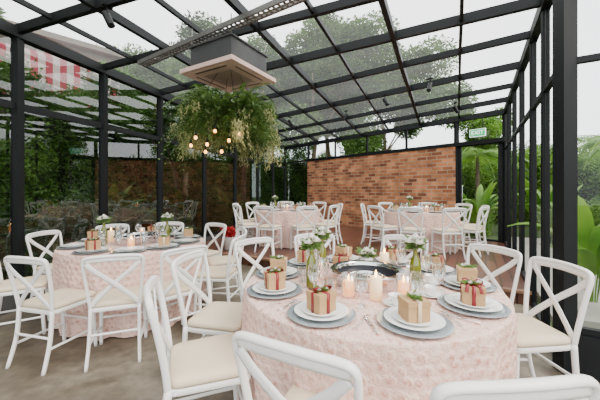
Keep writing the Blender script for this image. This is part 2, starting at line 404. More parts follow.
def bottle(mr):
    g=G(); g.lathe([(1e-4,.0),(.028,.0),(.030,.006),(.030,.12),(.025,.145),(.013,.17),(.012,.205),(.015,.207),(.015,.213),(.011,.213),(.010,.18),(1e-4,.17)],24); b=g.mesh('bottle_glass',M_olive)
    g=G()
    heads=[(0,0,.265),(.040,.01,.245),(-.036,.018,.25),(.005,-.040,.24),(.0,.040,.24)]
    for hx in heads: g.sweep([(0,0,.175),(hx[0]*.3,hx[1]*.3,.21),hx],.002,.002,6,0)
    for k in range(46):
        a=U(0,6.28); g.leaf((math.cos(a)*.012,math.sin(a)*.012,U(.205,.25)),(math.cos(a),math.sin(a),U(-.2,.9)),U(.04,.07),U(.015,.03),0)
    f=g.mesh('stems_and_leaves',M_sprig)
    parts=[('bottle_foliage',f)]
    for hx in heads:
        g=G(); rose(g,hx,.028,0); parts.append(('rose_bloom',g.mesh('rose_bloom',mr)))
    return ('bottle_vase',b,parts)
BOT=[(bottle(M_petal),'olive green glass bottle holding white roses')]
def posy():
    g=G(); g.lathe([(1e-4,0),(.035,0),(.045,.03),(.04,.07),(.036,.075),(.034,.07),(.038,.03),(1e-4,.01)],24)
    h=G()
    for k in range(60):
        a=U(0,6.28); h.leaf((math.cos(a)*.02,math.sin(a)*.02,U(.07,.11)),(math.cos(a),math.sin(a),U(-.2,.8)),U(.04,.08),U(.02,.03))
    parts=[('posy_leaves',h.mesh('posy_leaves',M_sprig))]
    for p in [(0,0,.11),(.04,0,.095),(-.03,.03,.1),(-.01,-.04,.095),(.02,.04,.1)]:
        q=G(); rose(q,p,.030,0); parts.append(('rose_bloom',q.mesh('rose_bloom',M_petal)))
    return ('flower_bowl',g.mesh('flower_bowl',M_porc),parts)
POSY=posy()
def candlejar():
    g=G(); g.lathe([(1e-4,0),(.038,0),(.040,.005),(.040,.125),(.038,.125),(.038,.007),(1e-4,.007)],28)
    c=G(); c.lathe([(1e-4,.008),(.032,.008),(.032,.085),(.027,.087),(1e-4,.080)],24)
    f=G(); f.lathe([(1e-4,.080),(.0012,.082),(.0012,.088),(.006,.094),(.007,.102),(.004,.114),(1e-4,.122)],10)
    return ('candle_jar',g.mesh('candle_jar',M_gob),[('candle',c.mesh('candle',M_waxglow)),('flame',f.mesh('flame',M_flame))])
CJ=candlejar()
def pillar():
    c=G(); c.lathe([(1e-4,0),(.033,0),(.033,.12),(.028,.123),(1e-4,.116)],24)
    f=G(); f.lathe([(1e-4,.116),(.0012,.118),(.0012,.124),(.006,.13),(.007,.138),(.004,.15),(1e-4,.16)],10)
    return ('pillar_candle',c.mesh('pillar_candle',M_wax),[('flame',f.mesh('flame',M_flame))])
PC=pillar()
def pan():
    g=G(); g.lathe([(1e-4,.0),(.20,.0),(.205,.01),(.208,.062),(.222,.070),(.226,.078),(.220,.083),(.190,.080),(.184,.072),(.180,.012),(1e-4,.008)],56)
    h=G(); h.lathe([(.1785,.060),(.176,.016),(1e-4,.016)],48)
    k=G(); k.lathe([(.085,.030),(.112,.030),(.114,.040),(.108,.044),(.09,.044),(.085,.030)],40); k.lathe([(1e-4,.020),(.03,.020),(.03,.045),(.012,.055),(1e-4,.055)],20)
    for a in range(3):
        t=a*2.094; k.beam((.02*math.cos(t),.02*math.sin(t),.035),(.10*math.cos(t),.10*math.sin(t),.035),.008,.008)
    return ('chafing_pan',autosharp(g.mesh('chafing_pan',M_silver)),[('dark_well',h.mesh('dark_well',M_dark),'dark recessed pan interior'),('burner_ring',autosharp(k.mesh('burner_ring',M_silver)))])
PAN=pan()

class Spots:
    def __init__(s): s.c=[]
    def ok(s,x,y,r):
        return all(math.hypot(x-a,y-b)>r+q for a,b,q in s.c)
    def put(s,x,y,r): s.c.append((x,y,r))
def set_table(name_lab,cx,cy,zf,r,angles,accents,detail,group,seed,boxes=1.0):
    random.seed(seed)
    T=obj('banquet_table',None,None,(cx,cy,zf),0,1,'round table in blush rosette cloth '+name_lab,'table')
    obj('table_frame',table_frame(r),T); obj('tablecloth',table_cloth(r,seed),T,label='blush pink rosette tablecloth reaching the floor')
    zt=zf+.760; S=Spots()
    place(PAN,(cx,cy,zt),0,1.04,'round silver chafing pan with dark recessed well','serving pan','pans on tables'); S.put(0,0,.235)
    for kind,x,y in accents:
        rr={'b':.037,'c':.041,'p':.034,'f':.05,'g0':.078,'t':.037}[kind]
        S.put(x,y,rr); L=(cx+x,cy+y,zt)
        if kind=='b': q=BOT[0]; place(q[0],L,U(0,6),1.12,q[1],'vase','bottle vases on tables')
        if kind=='c': place(CJ,L,0,1,'clear glass jar holding a lit candle','candle holder','candle jars on tables')
        if kind=='p': place(PC,L,0,1,'ivory pillar candle with small flame','candle','pillar candles on tables')
        if kind=='f': place(POSY,L,U(0,6),1.1,'white porcelain bowl filled with white roses','flower arrangement','rose bowls on tables')
        if kind=='g0': q=GB[2]; place(q[0],L,U(0,6),1,q[1],'gift box','gift boxes on '+group)
    rs=r-.175
    for i,d in enumerate(angles):
        a=math.radians(d); S.put(rs*math.cos(a),rs*math.sin(a),.15)
    for i,d in enumerate(angles):
        a=math.radians(d); x,y=rs*math.cos(a),rs*math.sin(a); X,Y=cx+x,cy+y
        place(charger,(X,Y,zt),0,1,'pewter grey glazed charger plate','plate','chargers on '+group)
        place(dinner,(X,Y,zt+.0065),0,1,'white porcelain dinner plate on a charger','plate','dinner plates on '+group)
        place(bowlpl,(X,Y,zt+.0145),0,1,'white porcelain side plate stacked on dinner plate','plate','side plates on '+group)
        q=GB[(0,0,1,0,1)[i%5]]
        if boxes==1.0 or i%2==0: place(q[0],(X,Y,zt+.0215),a+U(-.6,.6),.95,q[1],'gift box','gift boxes on '+group)
        for pr,rad,off,cr,lab,cat,gr in ((gobl,r-.36,.29,.034,'clear stemmed water goblet on the table','glass','water goblets on '),(tumb,r-.37,-.30,.034,'clear glass tumbler on the table','glass','tumblers on ')):
            for dr in(0,-.03,.03,-.06):
                b=a+off*(1+dr*3); x2,y2=(rad+dr)*math.cos(b),(rad+dr)*math.sin(b)
                if S.ok(x2,y2,cr): S.put(x2,y2,cr); place(pr,(cx+x2,cy+y2,zt),0,1,lab,cat,gr+group); break
        if detail:
            for pr,off,lab in((FK,.315,'polished silver dinner fork beside plate'),(KN,-.315,'polished silver table knife beside plate')):
                x2,y2=(rs+.02)*math.cos(a+off),(rs+.02)*math.sin(a+off)
                if S.ok(x2,y2,.018):
                    S.put(x2,y2,.012); place(pr,(cx+x2,cy+y2,zt+.001),a+math.pi/2,.9,lab,'cutlery','cutlery on '+group)
            for dr in(0,-.02,-.05,-.08):
                x2,y2=(r-.385+dr)*math.cos(a+.03),(r-.385+dr)*math.sin(a+.03)
                if S.ok(x2,y2,.05):
                    S.put(x2,y2,.06); place(saucer,(cx+x2,cy+y2,zt),0,1,'small white porcelain saucer','saucer','saucers on '+group)
                    place(cup,(cx+x2,cy+y2,zt+.0045),U(0,6),.95,'white porcelain tea cup on a saucer','cup','tea cups on '+group); break
            for off in(.12,-.14,.2):
                x2,y2=(r-.44)*math.cos(a+off),(r-.44)*math.sin(a+off)
                if S.ok(x2,y2,.034):
                    S.put(x2,y2,.034); place(gobl,(cx+x2,cy+y2,zt),0,1.12,'tall clear stemmed wine glass on the table','glass','wine glasses on '+group); break
    return T
def chairs(cx,cy,zf,lst,Rr,group,labextra,sc=1):
    for e in lst:
        d=e[0]; rr=e[1] if len(e)>1 else Rr; tw=e[2] if len(e)>2 else 0
        a=math.radians(d)
        place(CHAIR,(cx+rr*math.cos(a),cy+rr*math.sin(a),zf),a+math.pi/2+math.radians(tw),sc,'white cross-back chair with ivory cushion '+labextra,'chair',group)

acc1=[('b',-.36,-.10),('b',.27,-.11),('c',.14,-.28),('c',-.30,.10),('f',.08,.36),('p',.20,.31),('g0',-.12,.33),('c',-.16,-.26),('p',.33,.06),('b',-.27,.26),('p',-.02,-.31)]
set_table('with central silver pan',.43,1.93,0,.78,[197,237,277,317,353,25,58,96,130,163],acc1,True,'the nearest table',11)
chairs(.43,1.93,0,[(202,.97),(170,.97),(134,.97),(103,.97),(60,.97),(24,.98),(-2,.95,5),(306,.99),(275,.93),(247,.86,-5)],.95,'chairs around the large near table','at the near table')
acc2=[('b',-.28,-.14),('b',.30,.10),('c',.10,-.29),('c',-.1,.30),('f',.2,.3),('p',-.33,.06)]
set_table('near tinted glass wall',-1.85,3.40,0,.73,[257,292,325,358,31,64,98,133,170,213],acc2,False,'the table by the glass wall',12,.5)
chairs(-1.85,3.40,0,[(262,.93,-6),(291,.93),(317,.92),(352,.95),(25,.95),(60,.95),(97,.95),(133,.95),(172,.95),(214,.95)],.93,'chairs around the table by the glass wall','near the glass wall',.96)
DZ=.15
set_table('on the deck by the windows',-.28,6.85,DZ,.74,[20,65,110,155,200,245,290,335],[('b',-.28,-.14),('f',.28,-.12),('c',0,-.3)],False,'the deck table by the windows',13,.5)
chairs(-.28,6.85,DZ,[(250,),(290,),(325,),(5,),(50,),(95,),(140,),(175,),(212,)],.95,'chairs around the deck table by the windows','on the timber deck')
set_table('on the deck near the bricks',2.55,6.35,DZ,.74,[10,55,100,145,190,235,280,325],[('b',-.28,-.14),('f',.28,-.12),('c',0,-.3)],False,'the deck table before the bricks',14,.5)
chairs(2.55,6.35,DZ,[(205,),(240,),(275,),(310,),(345,),(20,),(60,),(110,),(160,)],.95,'chairs around the deck table before the bricks','before the brick wall')

# ------------------------------------------------------------ ROOM
HT=3.17; TR=2.30
def LX(y): return -4.145+.2736*y
def RX(y): return .66+.588*y
def poly_prism(name,pts,z0,z1,mat,**k):
    n=len(pts); V=[(x,y,z0) for x,y in pts]+[(x,y,z1) for x,y in pts]
    F=[tuple(range(n))[::-1],tuple(range(n,2*n))]+[(i,(i+1)%n,n+(i+1)%n,n+i) for i in range(n)]
    g=G(); g.add(V,F); return obj(name,g.mesh(name,mat,False),**k)
poly_prism('floor',[(LX(-2)-.1,-2),(4.2,-2),(4.2,1.0),(2.05,2.32),(RX(6.85)+.05,6.85),(LX(12.9),12.9)],-.1,0,M_conc,label='stained grey concrete floor',kind='structure')
poly_prism('floor',[(-2.44,6.16),(2.69,3.50),(4.62,6.8),(-.62,12.74)],0,DZ,M_deck,label='raised dark timber plank deck floor',kind='structure')
tn=[0];wn=[0]
def trim(p,q,w,h,lab,mat=None):
    tn[0]+=1; g=G(); g.beam(p,q,w,h); return obj('trim_%d'%tn[0],g.mesh('trim',mat or M_black,False),label=lab,kind='structure')
trim((-2.44,6.15,DZ+.004),(2.69,3.49,DZ+.004),.06,.035,'worn timber nosing along deck step',pm('deck_nosing',(.24,.12,.07),.5))
def window(A,B,z0,z1,gm,trs=(TR,),lab='black steel framed glass wall bay',name=None,wfr=.03,th=.045):
    wn[0]+=1; A=Vector((A[0],A[1],0));B=Vector((B[0],B[1],0)); d=(B-A).normalized()
    g=G(); t=.045
    def hb(z,h=.045): g.beam(A+Vector((0,0,z)),B+Vector((0,0,z)),t,h)
    hb(z0+.025);hb(z1-.025)
    for z in trs: hb(z,th)
    for P in (A+d*wfr/2,B-d*wfr/2): g.beam(P+Vector((0,0,z0)),P+Vector((0,0,z1)),wfr,t,up=(d.y,-d.x,0))
    o=obj(name or 'window_%d'%wn[0],g.mesh('window_frame',M_black,False),label=lab,kind='structure')
    h=G(); h.add([A+Vector((0,0,z0)),B+Vector((0,0,z0)),B+Vector((0,0,z1)),A+Vector((0,0,z1))],[(0,1,2,3)])
    obj('glass_pane',h.mesh('glass_pane',gm,False),o); return o
LY=[12.8,11.4,10,8.46,7.0,5.6,4.46,3.41,2.3,1.1,-.2,-1.6]
RY=[6.8,6.0,5.2,4.35,3.5,2.87,2.24,1.6,1.0,.4,-.2,-.9]
for i,y in enumerate(LY): trim((LX(y),y,0),(LX(y),y,HT),.085,.085,'black steel post in glass wall')
for i in range(len(LY)-1):
    a,b=LY[i],LY[i+1]; window((LX(a)-.0,a),(LX(b),b),.25,HT-.05,M_glassL,trs=(TR,),th=.08,lab='tinted glass bay in black steel frame')
trim((LX(12.8),12.8,.125),(LX(-1.6),-1.6,.125),.12,.25,'dark low plinth below glass wall',pm('dark_plinth',(.05,.05,.05),.7))
trim((LX(12.8),12.8,HT-.04),(LX(-1.6),-1.6,HT-.04),.12,.12,'black steel eaves beam')
CX,CY=RX(2.24),2.24
rposts=[6.8,6.0,5.2,4.35,3.5,2.87]
for y in rposts: trim((RX(y),y,0),(RX(y),y,HT),.05,.05,'black steel post in glass wall')
trim((CX,CY,0),(CX,CY,HT),.10,.10,'thick black steel corner column')
rr=rposts+[2.24]
for i in range(len(rr)-1):
    a,b=rr[i],rr[i+1]; window((RX(a),a),(RX(b),b),DZ if a>3.6 else .0,HT-.05,M_glassR,lab='clear glass bay in black steel frame')
trim((RX(6.8),6.8,HT-.04),(CX,CY,HT-.04),.08,.12,'black steel eaves beam')
d2=Vector((.857,-.514)); pA=Vector((CX,CY))
for i in range(3):
    a=pA+d2*1.25*i; b=pA+d2*1.25*(i+1)
    window(a,b,.30,HT-.05,M_glassR,lab='clear glass bay facing the garden')
    trim((b.x,b.y,0),(b.x,b.y,HT),.07,.07,'black steel post in glass wall')
e=pA+d2*3.75
trim((CX,CY,.15),(e.x,e.y,.15),.12,.30,'dark low plinth below glass wall')
trim((CX,CY,HT-.04),(e.x,e.y,HT-.04),.10,.14,'black steel eaves beam')
Bl=Vector((LX(12.8),12.8)); Br=Vector((RX(6.8),6.8)); bd=(Br-Bl); bl=bd.length; bdn=bd.normalized()
def onb(px):
    k=(px-300)/300.; t=(k*Bl.y-Bl.x)/(bd.x-k*bd.y); return Bl+bd*t
b0=onb(309); b1=onb(456.5)
BT=2.47
ang=math.atan2(bd.y,bd.x)
g=G(); ln=(b1-b0).length; g.box((ln/2,0,BT/2),(ln,.18,BT))
obj('wall_back',g.mesh('wall_back',M_brick,False),None,(b0.x,b0.y,0),ang,label='exposed red brick wall under glazed transom',kind='structure')
window(Bl,b0,DZ,HT-.05,M_glassL,trs=(BT+.03,),lab='narrow glass bay beside brick wall')
for i in range(4):
    a=b0+(b1-b0)*i/4; b=b0+(b1-b0)*(i+1)/4; window(a,b,BT,HT-.05,M_glassR,trs=(),lab='glass transom above the brick wall')
window(b1,Br,BT,HT-.05,M_glassR,trs=(),lab='glass transom above the garden door')
window(b1+bdn*.03,Br-bdn*.05,DZ,BT,M_glassR,trs=(),name='door_1',lab='black framed glass door to the garden',wfr=.09)
for p in (Bl,b0-bdn*.03,b1,Br): trim((p.x,p.y,0),(p.x,p.y,HT),.09,.09,'black steel post in back wall')
trim((b0.x,b0.y,BT+.02),(Br.x,Br.y,BT+.02),.22,.09,'black lintel over brick wall')
trim((Bl.x,Bl.y,HT-.04),(Br.x,Br.y,HT-.04),.12,.12,'black steel eaves beam')
g=G(); hp=b1+bdn*.16; nrm=Vector((bdn.y,-bdn.x))
g.sweep([(hp.x+nrm.x*.03,hp.y+nrm.y*.03,1.0),(hp.x+nrm.x*.06,hp.y+nrm.y*.06,1.05),(hp.x+nrm.x*.06,hp.y+nrm.y*.06,1.4),(hp.x+nrm.x*.03,hp.y+nrm.y*.03,1.45)],.012,.012,8,up=(1,0,0))
obj('door_handle',g.mesh('door_handle',M_silver),bpy.data.objects['door_1'],label='long steel pull handle')
# roof
def LP(y,z=HT): return Vector((LX(y),y,z))
def RP(y,z=HT): return Vector((RX(y),y,z))
for i in range(1,len(LY)):
    trim(LP(LY[i],HT-.0),RP(RY[i],HT-.0),.055,.10 if i%2 else .08,'black steel roof beam across the glazing')
NU=8
for k in range(1,NU):
    u=k/NU
    for i in range(len(LY)-1):
        A=LP(LY[i])*(1-u)+RP(RY[i])*u; B=LP(LY[i+1])*(1-u)+RP(RY[i+1])*u
        tn[0]+=1; g=G(); g.beam(A,B,.035 if k%2 else .055,.05 if k%2 else .09); obj('trim_%d'%tn[0],g.mesh('trim',M_black,False),label='black steel rafter between roof beams',kind='structure')
g=G()
V=[];F=[]
for i in range(len(LY)):
    V+= [LP(LY[i],HT+.06),RP(RY[i],HT+.06)]
    if i: F.append((2*i-2,2*i-1,2*i+1,2*i))
g.add(V,F); obj('ceiling',g.mesh('ceiling',M_glassT,False),label='hazy glazed roof panels above black steel grid',kind='structure')

# exit sign
sp_=onb(480); nn=Vector((bdn.y,-bdn.x)); 
g=G(); g.box((0,0,0),(.34,.03,.18)); so=obj('exit_sign',g.mesh('exit_sign',M_signw,False),None,(sp_.x+nn.x*.16,sp_.y+nn.y*.16,2.70),ang,label='green and white illuminated exit sign over the door',cat='sign')
g=G(); g.box((0,-.017,0),(.32,.004,.16)); obj('sign_face',g.mesh('sign_face',M_green,False),so)
cu=bpy.data.curves.new('exit_text','FONT'); cu.body='EXIT'; cu.size=.13; cu.align_x='CENTER'; cu.align_y='CENTER'; cu.extrude=.001
tmp=bpy.data.objects.new('tmp_text',cu); COL.objects.link(tmp)
dg=bpy.context.evaluated_depsgraph_get(); tm=bpy.data.meshes.new_from_object(tmp.evaluated_get(dg)); bpy.data.objects.remove(tmp)
tm.materials.clear(); tm.materials.append(M_signw)
to=obj('sign_text',tm,so,(0,-.021,0)); to.rotation_euler=(math.pi/2,0,0)
g=G(); g.beam((-.1,0,.09),(-.1,0,.37),.01,.01); g.beam((.1,0,.09),(.1,0,.37),.01,.01); obj('hanging_rod',g.mesh('hanging_rod',M_black),so)

# ------------------------------------------------------------ HVAC cassette
hx,hy=-.80,3.42
H=obj('ceiling_cassette_unit',None,None,(hx,hy,2.62),math.radians(-30),.80,'air conditioning cassette with beige panel hung from roof','air conditioner')
g=G(); s=.475
g.box((0,0,.03),(2*s,2*s,.06))
for a in range(4):
    r=Matrix.Rotation(a*math.pi/2,3,'Z'); c=r@Vector((0,.41,.0)); g.box((c.x,c.y,-.004),(.60,.012,.010),rz=a*math.pi/2)
p=obj('cassette_panel',g.mesh('cassette_panel',M_hvac,False),H,label='square beige cassette panel with air slots')
bm=p.modifiers.new('b','BEVEL'); bm.width=.01; bm.segments=2
g=G()
for a in range(4):
    r=Matrix.Rotation(a*math.pi/2,3,'Z'); c=r@Vector((0,.36,.0)); g.box((c.x,c.y,-.001),(.56,.022,.006),rz=a*math.pi/2)
obj('air_slots',g.mesh('air_slots',M_slot,False),H,label='dark air outlet slots')
g=G(); g.box((0,0,.0),(.50,.50,.012))
for k in range(11): g.box((0,-.225+k*.045,-.007),(.48,.012,.005))
obj('intake_grille',g.mesh('intake_grille',M_grille,False),H)
g=G(); g.box((0,0,.21),(.74,.74,.32)); g.box((0,0,.375),(.78,.78,.02)); g.box((0,0,.075),(.80,.80,.03))
obj('metal_casing',g.mesh('metal_casing',M_casing,False),H,label='dark grey metal casing above the panel')
for sx in(-1,1):
    for sy in(-1,1):
        g=G(); g.sweep([(sx*.36,sy*.36,.3),(sx*.36,sy*.36,.64)],.008,.008,6,up=(1,0,0)); obj('suspension_rod',g.mesh('suspension_rod',M_galv),H)
# perforated tray
p0=Vector((-2.10,3.98,3.00)); p1=Vector((.45,2.28,3.00)); dd=(p1-p0); u=dd.normalized(); sd=Vector((-u.y,u.x,0))
g=G()
for s_ in(-1,1):
    g.beam(p0+sd*.055*s_+Vector((0,0,.02)),p1+sd*.055*s_+Vector((0,0,.02)),.004,.05)
    g.beam(p0+sd*.045*s_,p1+sd*.045*s_,.022,.004)
g.beam(p0,p1,.02,.004)
n=int(dd.length/.06)
for i in range(n):
    c=p0+dd*(i+.5)/n; g.beam(c-sd*.05,c+sd*.05,.026,.005)
D=obj('cable_tray',g.mesh('cable_tray',M_galv,False),label='perforated metal cable tray slung beneath the roof',cat='cable tray')
for t in(.08,.5,.92):
    c=p0+dd*t; g=G(); g.beam(c,c+Vector((0,0,.15)),.02,.008); obj('tray_strap',g.mesh('tray_strap',M_black,False),D)
def spot():
    g=G(); g.box((0,0,-.01),(.10,.035,.02)); g.sweep([(0,0,-.02),(0,0,-.09)],.008,.008,6,up=(1,0,0)); base=g.mesh('track_spotlight',M_black,False)
    h=G(); d=Vector((0,.5,-.86)).normalized(); c=Vector((0,-.02,-.08)); h.sweep([c,c+d*.06,c+d*.15],.034,.034,16,up=(1,0,0)); hd=autosharp(h.mesh('lamp_head',M_black))
    return ('track_spotlight',base,[('lamp_head',hd)])
SPT=spot()
for px,py in((107,8),(385,96),(346,112),(290,118),(430,80),(455,104)):
    z=3.10; h=z-CAMZ; Y=300*h/(190-py); X=(px-300)/300*Y
    place(SPT,(X,Y,z+.03),U(0,6),1,'black spotlight clipped under a roof beam','spotlight','roof spotlights')
# ------------------------------------------------------------ HANGING PLANTER
random.seed(21)
qx,qy=-.77,3.25
Pn=obj('hanging_planter',None,None,(qx,qy,-.02),0,1,'hanging planter spilling ferns and pale trailing moss with bulbs','hanging plant')
g=G()
for rr_,z in((.30,2.30),(.24,2.12),(.30,2.12)):
    g.sweep([(rr_*math.cos(a*math.pi/8),rr_*math.sin(a*math.pi/8),z) for a in range(17)],.008,.008,6,k=2)
for a in range(8):
    t=a*math.pi/4; g.sweep([(.3*math.cos(t),.3*math.sin(t),2.30),(.26*math.cos(t),.26*math.sin(t),2.12)],.005,.005,6)
for a in range(4):
    t=a*math.pi/2+.4; g.sweep([(.3*math.cos(t),.3*math.sin(t),2.30),(.12*math.cos(t),.12*math.sin(t),2.62)],.003,.003,6)
obj('wire_basket',g.mesh('wire_basket',M_black),Pn)
g=G()
for k in range(300):
    a=U(0,6.28); r0=U(.02,.32); L=U(.20,.46); z0=U(2.0,2.36); o=Vector((math.cos(a),math.sin(a),0))
    up=U(-.1,.18); pts=[Vector((0,0,z0))+o*r0+ (o*L*t)+Vector((0,0,up*t*2-.42*t*t*L*2.2)) for t in [i/9 for i in range(10)]]
    for i in range(9):
        d=(pts[i+1]-pts[i]).normalized(); s_=Vector((-o.y,o.x,0))
        for sg in(-1,1):
            for h_ in(0,.5):
                g.leaf(pts[i]+(pts[i+1]-pts[i])*h_,s_*sg+d*.5+Vector((0,0,-.25)),U(.035,.065)*(1-.5*i/9),.017,0,nrm=(0,0,1))
for k in range(5200):
    a=U(0,6.28); r_=.46*math.sqrt(R()); z=U(1.90,2.42-.25*r_)+.05*math.sin(a*5)
    g.leaf((r_*math.cos(a),r_*math.sin(a),z),(math.cos(a)*.8+U(-.6,.6),math.sin(a)*.8+U(-.6,.6),U(-.9,.6)),U(.04,.09),U(.015,.035))
obj('fern_foliage',g.mesh('fern_foliage',M_fern,False),Pn,kind='stuff')
g=G()
for k in range(46):
    a0=U(0,6.28); r0=.12+.40*math.sqrt(R()); cx_=r0*math.cos(a0); cy_=r0*math.sin(a0); zt_=U(1.92,2.24)
    Lc=U(.14,.36)
    for q in range(9):
        px_=cx_+random.gauss(0,.035); py_=cy_+random.gauss(0,.035); L=Lc*U(.6,1.1)
        for i in range(int(L/.022)):
            px_+=U(-.010,.010); py_+=U(-.010,.010); zz=zt_-i*.022
            g.leaf((px_,py_,zz),(U(-1,1),U(-1,1),-.9),U(.025,.05),.011)
            if i%2: g.leaf((px_,py_,zz),(U(-.4,.4),U(-.4,.4),-1),.035,.008)
obj('trailing_moss',g.mesh('trailing_moss',M_moss,False),Pn,kind='stuff')
for (bx,by,bz) in((-.20,-.46,1.86),(-.10,-.44,1.80),(-.02,-.46,1.92),(.10,-.42,1.84),(-.14,-.36,1.74),(.02,-.38,1.74),(.20,-.44,1.90),(-.28,-.36,1.80)):
    c=G(); c.sweep([(bx,by,bz+.05),(bx*.8,by*.8,2.15)],.003,.003,6,up=(1,0,0)); c.lathe([(1e-4,.05),(.009,.048),(.010,.022),(.008,.014)],12,(bx,by,bz)); obj('bulb_cord',c.mesh('bulb_cord',M_black),Pn)
    c=G(); c.lathe([(1e-4,-.020),(.008,-.018),(.013,-.011),(.015,-.002),(.011,.008),(.007,.014)],14,(bx,by,bz)); obj('light_bulb',c.mesh('light_bulb',M_bulb),Pn,label='warm glowing filament bulb')

# ------------------------------------------------------------ GARDEN
random.seed(5)
g=G(); g.box((0,8,-.16),(90,80,.1)); obj('garden_ground',g.mesh('garden_ground',M_soil,False),label='grassy garden ground around the glasshouse',cat='ground',kind='structure')
def canopy(mat,n,blobs,ls,name='tree_foliage'):
    g=G(); per=n//len(blobs)
    for (c,r) in blobs:
        for k in range(per):
            v=Vector((random.gauss(0,1),random.gauss(0,1),random.gauss(0,1))).normalized()*r*(.45+.6*R())
            g.leaf(Vector(c)+v,(v.x+U(-1,1)*r,v.y+U(-1,1)*r,U(-1,.5)*r),U(.6,1.2)*ls,U(.3,.55)*ls)
    return g.mesh(name,mat,False)
def trunk(h,r):
    g=G(); g.sweep([(0,0,0),(.08,.05,h*.4),(-.05,.1,h*.75),(.05,0,h)],r,r,10,up=(1,0,0),taper=(1,.5))
    for k in range(6):
        a=k*1.1; g.sweep([(0,.05,h*.65),(math.cos(a)*.7,math.sin(a)*.7,h*.85),(math.cos(a)*1.5,math.sin(a)*1.5,h*1.15)],r*.4,r*.4,6,taper=(1,.3))
    return g.mesh('trunk',M_bark)
def blobs(h,sp,n,r):
    return [((random.gauss(0,sp),random.gauss(0,sp),h+random.gauss(0,sp*.7)),U(.6,1)*r) for _ in range(n)]
TD=('garden_tree',None,[('trunk',trunk(4.2,.13)),('tree_foliage',canopy(M_leafD,26000,blobs(4.9,1.15,17,.95),.14))])
TM=('garden_tree',None,[('trunk',trunk(4.5,.12)),('tree_foliage',canopy(M_leafM,36000,blobs(5.4,1.2,20,1.0),.16))])
TB=('garden_tree',None,[('trunk',trunk(3.6,.10)),('tree_foliage',canopy(M_leafB,24000,blobs(3.7,1.1,17,.85),.15))])
def bush(mat,n,ls): return ('shrub',canopy(mat,n,blobs(.75,.42,8,.6),ls,'shrub'),[])
SD=bush(M_leafD,7000,.10); SM=bush(M_leafM,7000,.10); SB=bush(M_leafB,7000,.10)
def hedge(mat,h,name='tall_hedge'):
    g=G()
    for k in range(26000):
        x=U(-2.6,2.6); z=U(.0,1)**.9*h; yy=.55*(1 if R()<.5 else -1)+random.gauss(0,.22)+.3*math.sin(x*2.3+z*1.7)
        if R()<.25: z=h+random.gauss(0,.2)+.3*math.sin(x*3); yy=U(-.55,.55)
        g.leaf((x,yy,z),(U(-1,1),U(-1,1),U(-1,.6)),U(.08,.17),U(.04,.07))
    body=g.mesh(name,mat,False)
    c=G(); c.box((0,0,h*.46),(5.0,.6,h*.92));  # dark box added inside the leaves to block light, coloured as inner shade
    return (name,None,[('hedge_leaves',body),('hedge_light_blocker',c.mesh('hedge_light_blocker',M_core,False))])
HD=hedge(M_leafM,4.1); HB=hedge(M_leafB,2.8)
def banana():
    g=G()
    for k in range(19):
        a=U(0,6.28); L=U(1.0,1.9); w=U(.07,.15); o=Vector((math.cos(a),math.sin(a),0)); s_=Vector((-o.y,o.x,0)); lean=U(.2,.8)
        V=[];F=[];n=12
        for i in range(n+1):
            t=i/n; c=o*(.06+lean*L*t*t*.8+.1*t)+Vector((0,0,.15+L*1.25*t-L*lean*.9*t*t*t)); ww=w*math.sin(math.pi*min(1,max(0,(t-.25)/.75)))**.6 if t>.25 else .012
            V+=[c-s_*ww+Vector((0,0,-ww*.25)),c+Vector((0,0,.02)),c+s_*ww+Vector((0,0,-ww*.25))]
            if i:
                b=3*i; F+=[(b-3,b-2,b+1,b),(b-2,b-1,b+2,b+1)]
        g.add(V,F)
    return g
bg_=banana()
BN=('broadleaf_plant',bg_.mesh('broadleaf_plant',M_leafB),[])
BD=('broadleaf_plant',bg_.mesh('broadleaf_plant',M_leafM),[])
def palm():
    t=G(); t.sweep([(0,0,0),(.08,0,1.4),(.03,.05,3.0)],.09,.09,10,up=(1,0,0),taper=(1,.7))
    g=G()
    for k in range(18):
        a=k*6.283/18+U(-.2,.2); o=Vector((math.cos(a),math.sin(a),0)); s_=Vector((-o.y,o.x,0)); L=U(1.3,1.9); e_=U(.2,1.2)
        P=[Vector((.03,.05,3))+o*L*tt+Vector((0,0,e_*tt-1.5*tt*tt)) for tt in [i/16 for i in range(17)]]
        g.sweep(P[::4],.012,.012,5)
        for i in range(2,17):
            for sg in(-1,1):
                for h_ in(0,.5): g.leaf(P[i-1]+(P[i]-P[i-1])*h_,s_*sg+o*.5+Vector((0,0,-.5)),U(.4,.55)*(1-.4*abs(i/16-.5)),.045,0,nrm=(0,0,1))
    return ('palm_tree',None,[('trunk',t.mesh('trunk',M_bark)),('palm_fronds',g.mesh('palm_fronds',M_leafB,False))])
PL=palm()
def tr(pr,x,y,s,lab,cat='tree',grp='garden trees',rz=None): place(pr,(x,y,-.11),U(0,6.28) if rz is None else rz,s,lab,cat,grp)
wl=math.atan2(.965,.264)
# left side
for pr,x,y,s in ((TD,-7.8,.4,1.1),(TM,-7.0,4.0,1.0),(TD,-4.4,11.4,1.0),(TM,-3.5,8.4,.70),(TM,-2.9,15.4,1.2),(TM,-8.0,17.5,1.25)):
    tr(pr,x,y,s,'dense leafy green tree outside the tinted glass')
for i in range(5):
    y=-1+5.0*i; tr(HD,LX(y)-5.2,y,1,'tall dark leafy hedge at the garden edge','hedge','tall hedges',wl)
for y in (-.2,2.3,5.0,7.4,9.8,12):
    tr(SD,LX(y)-1.8,y,U(.8,1.0),'leafy green shrub outside the tinted glass','shrub','shrubs outside the tinted glass')
for y in (3.7,6.2,8.6,11): tr(BD,LX(y)-1.5,y,U(.75,.95),'broad-leaved tropical plant outside the glass','plant','broadleaf plants')
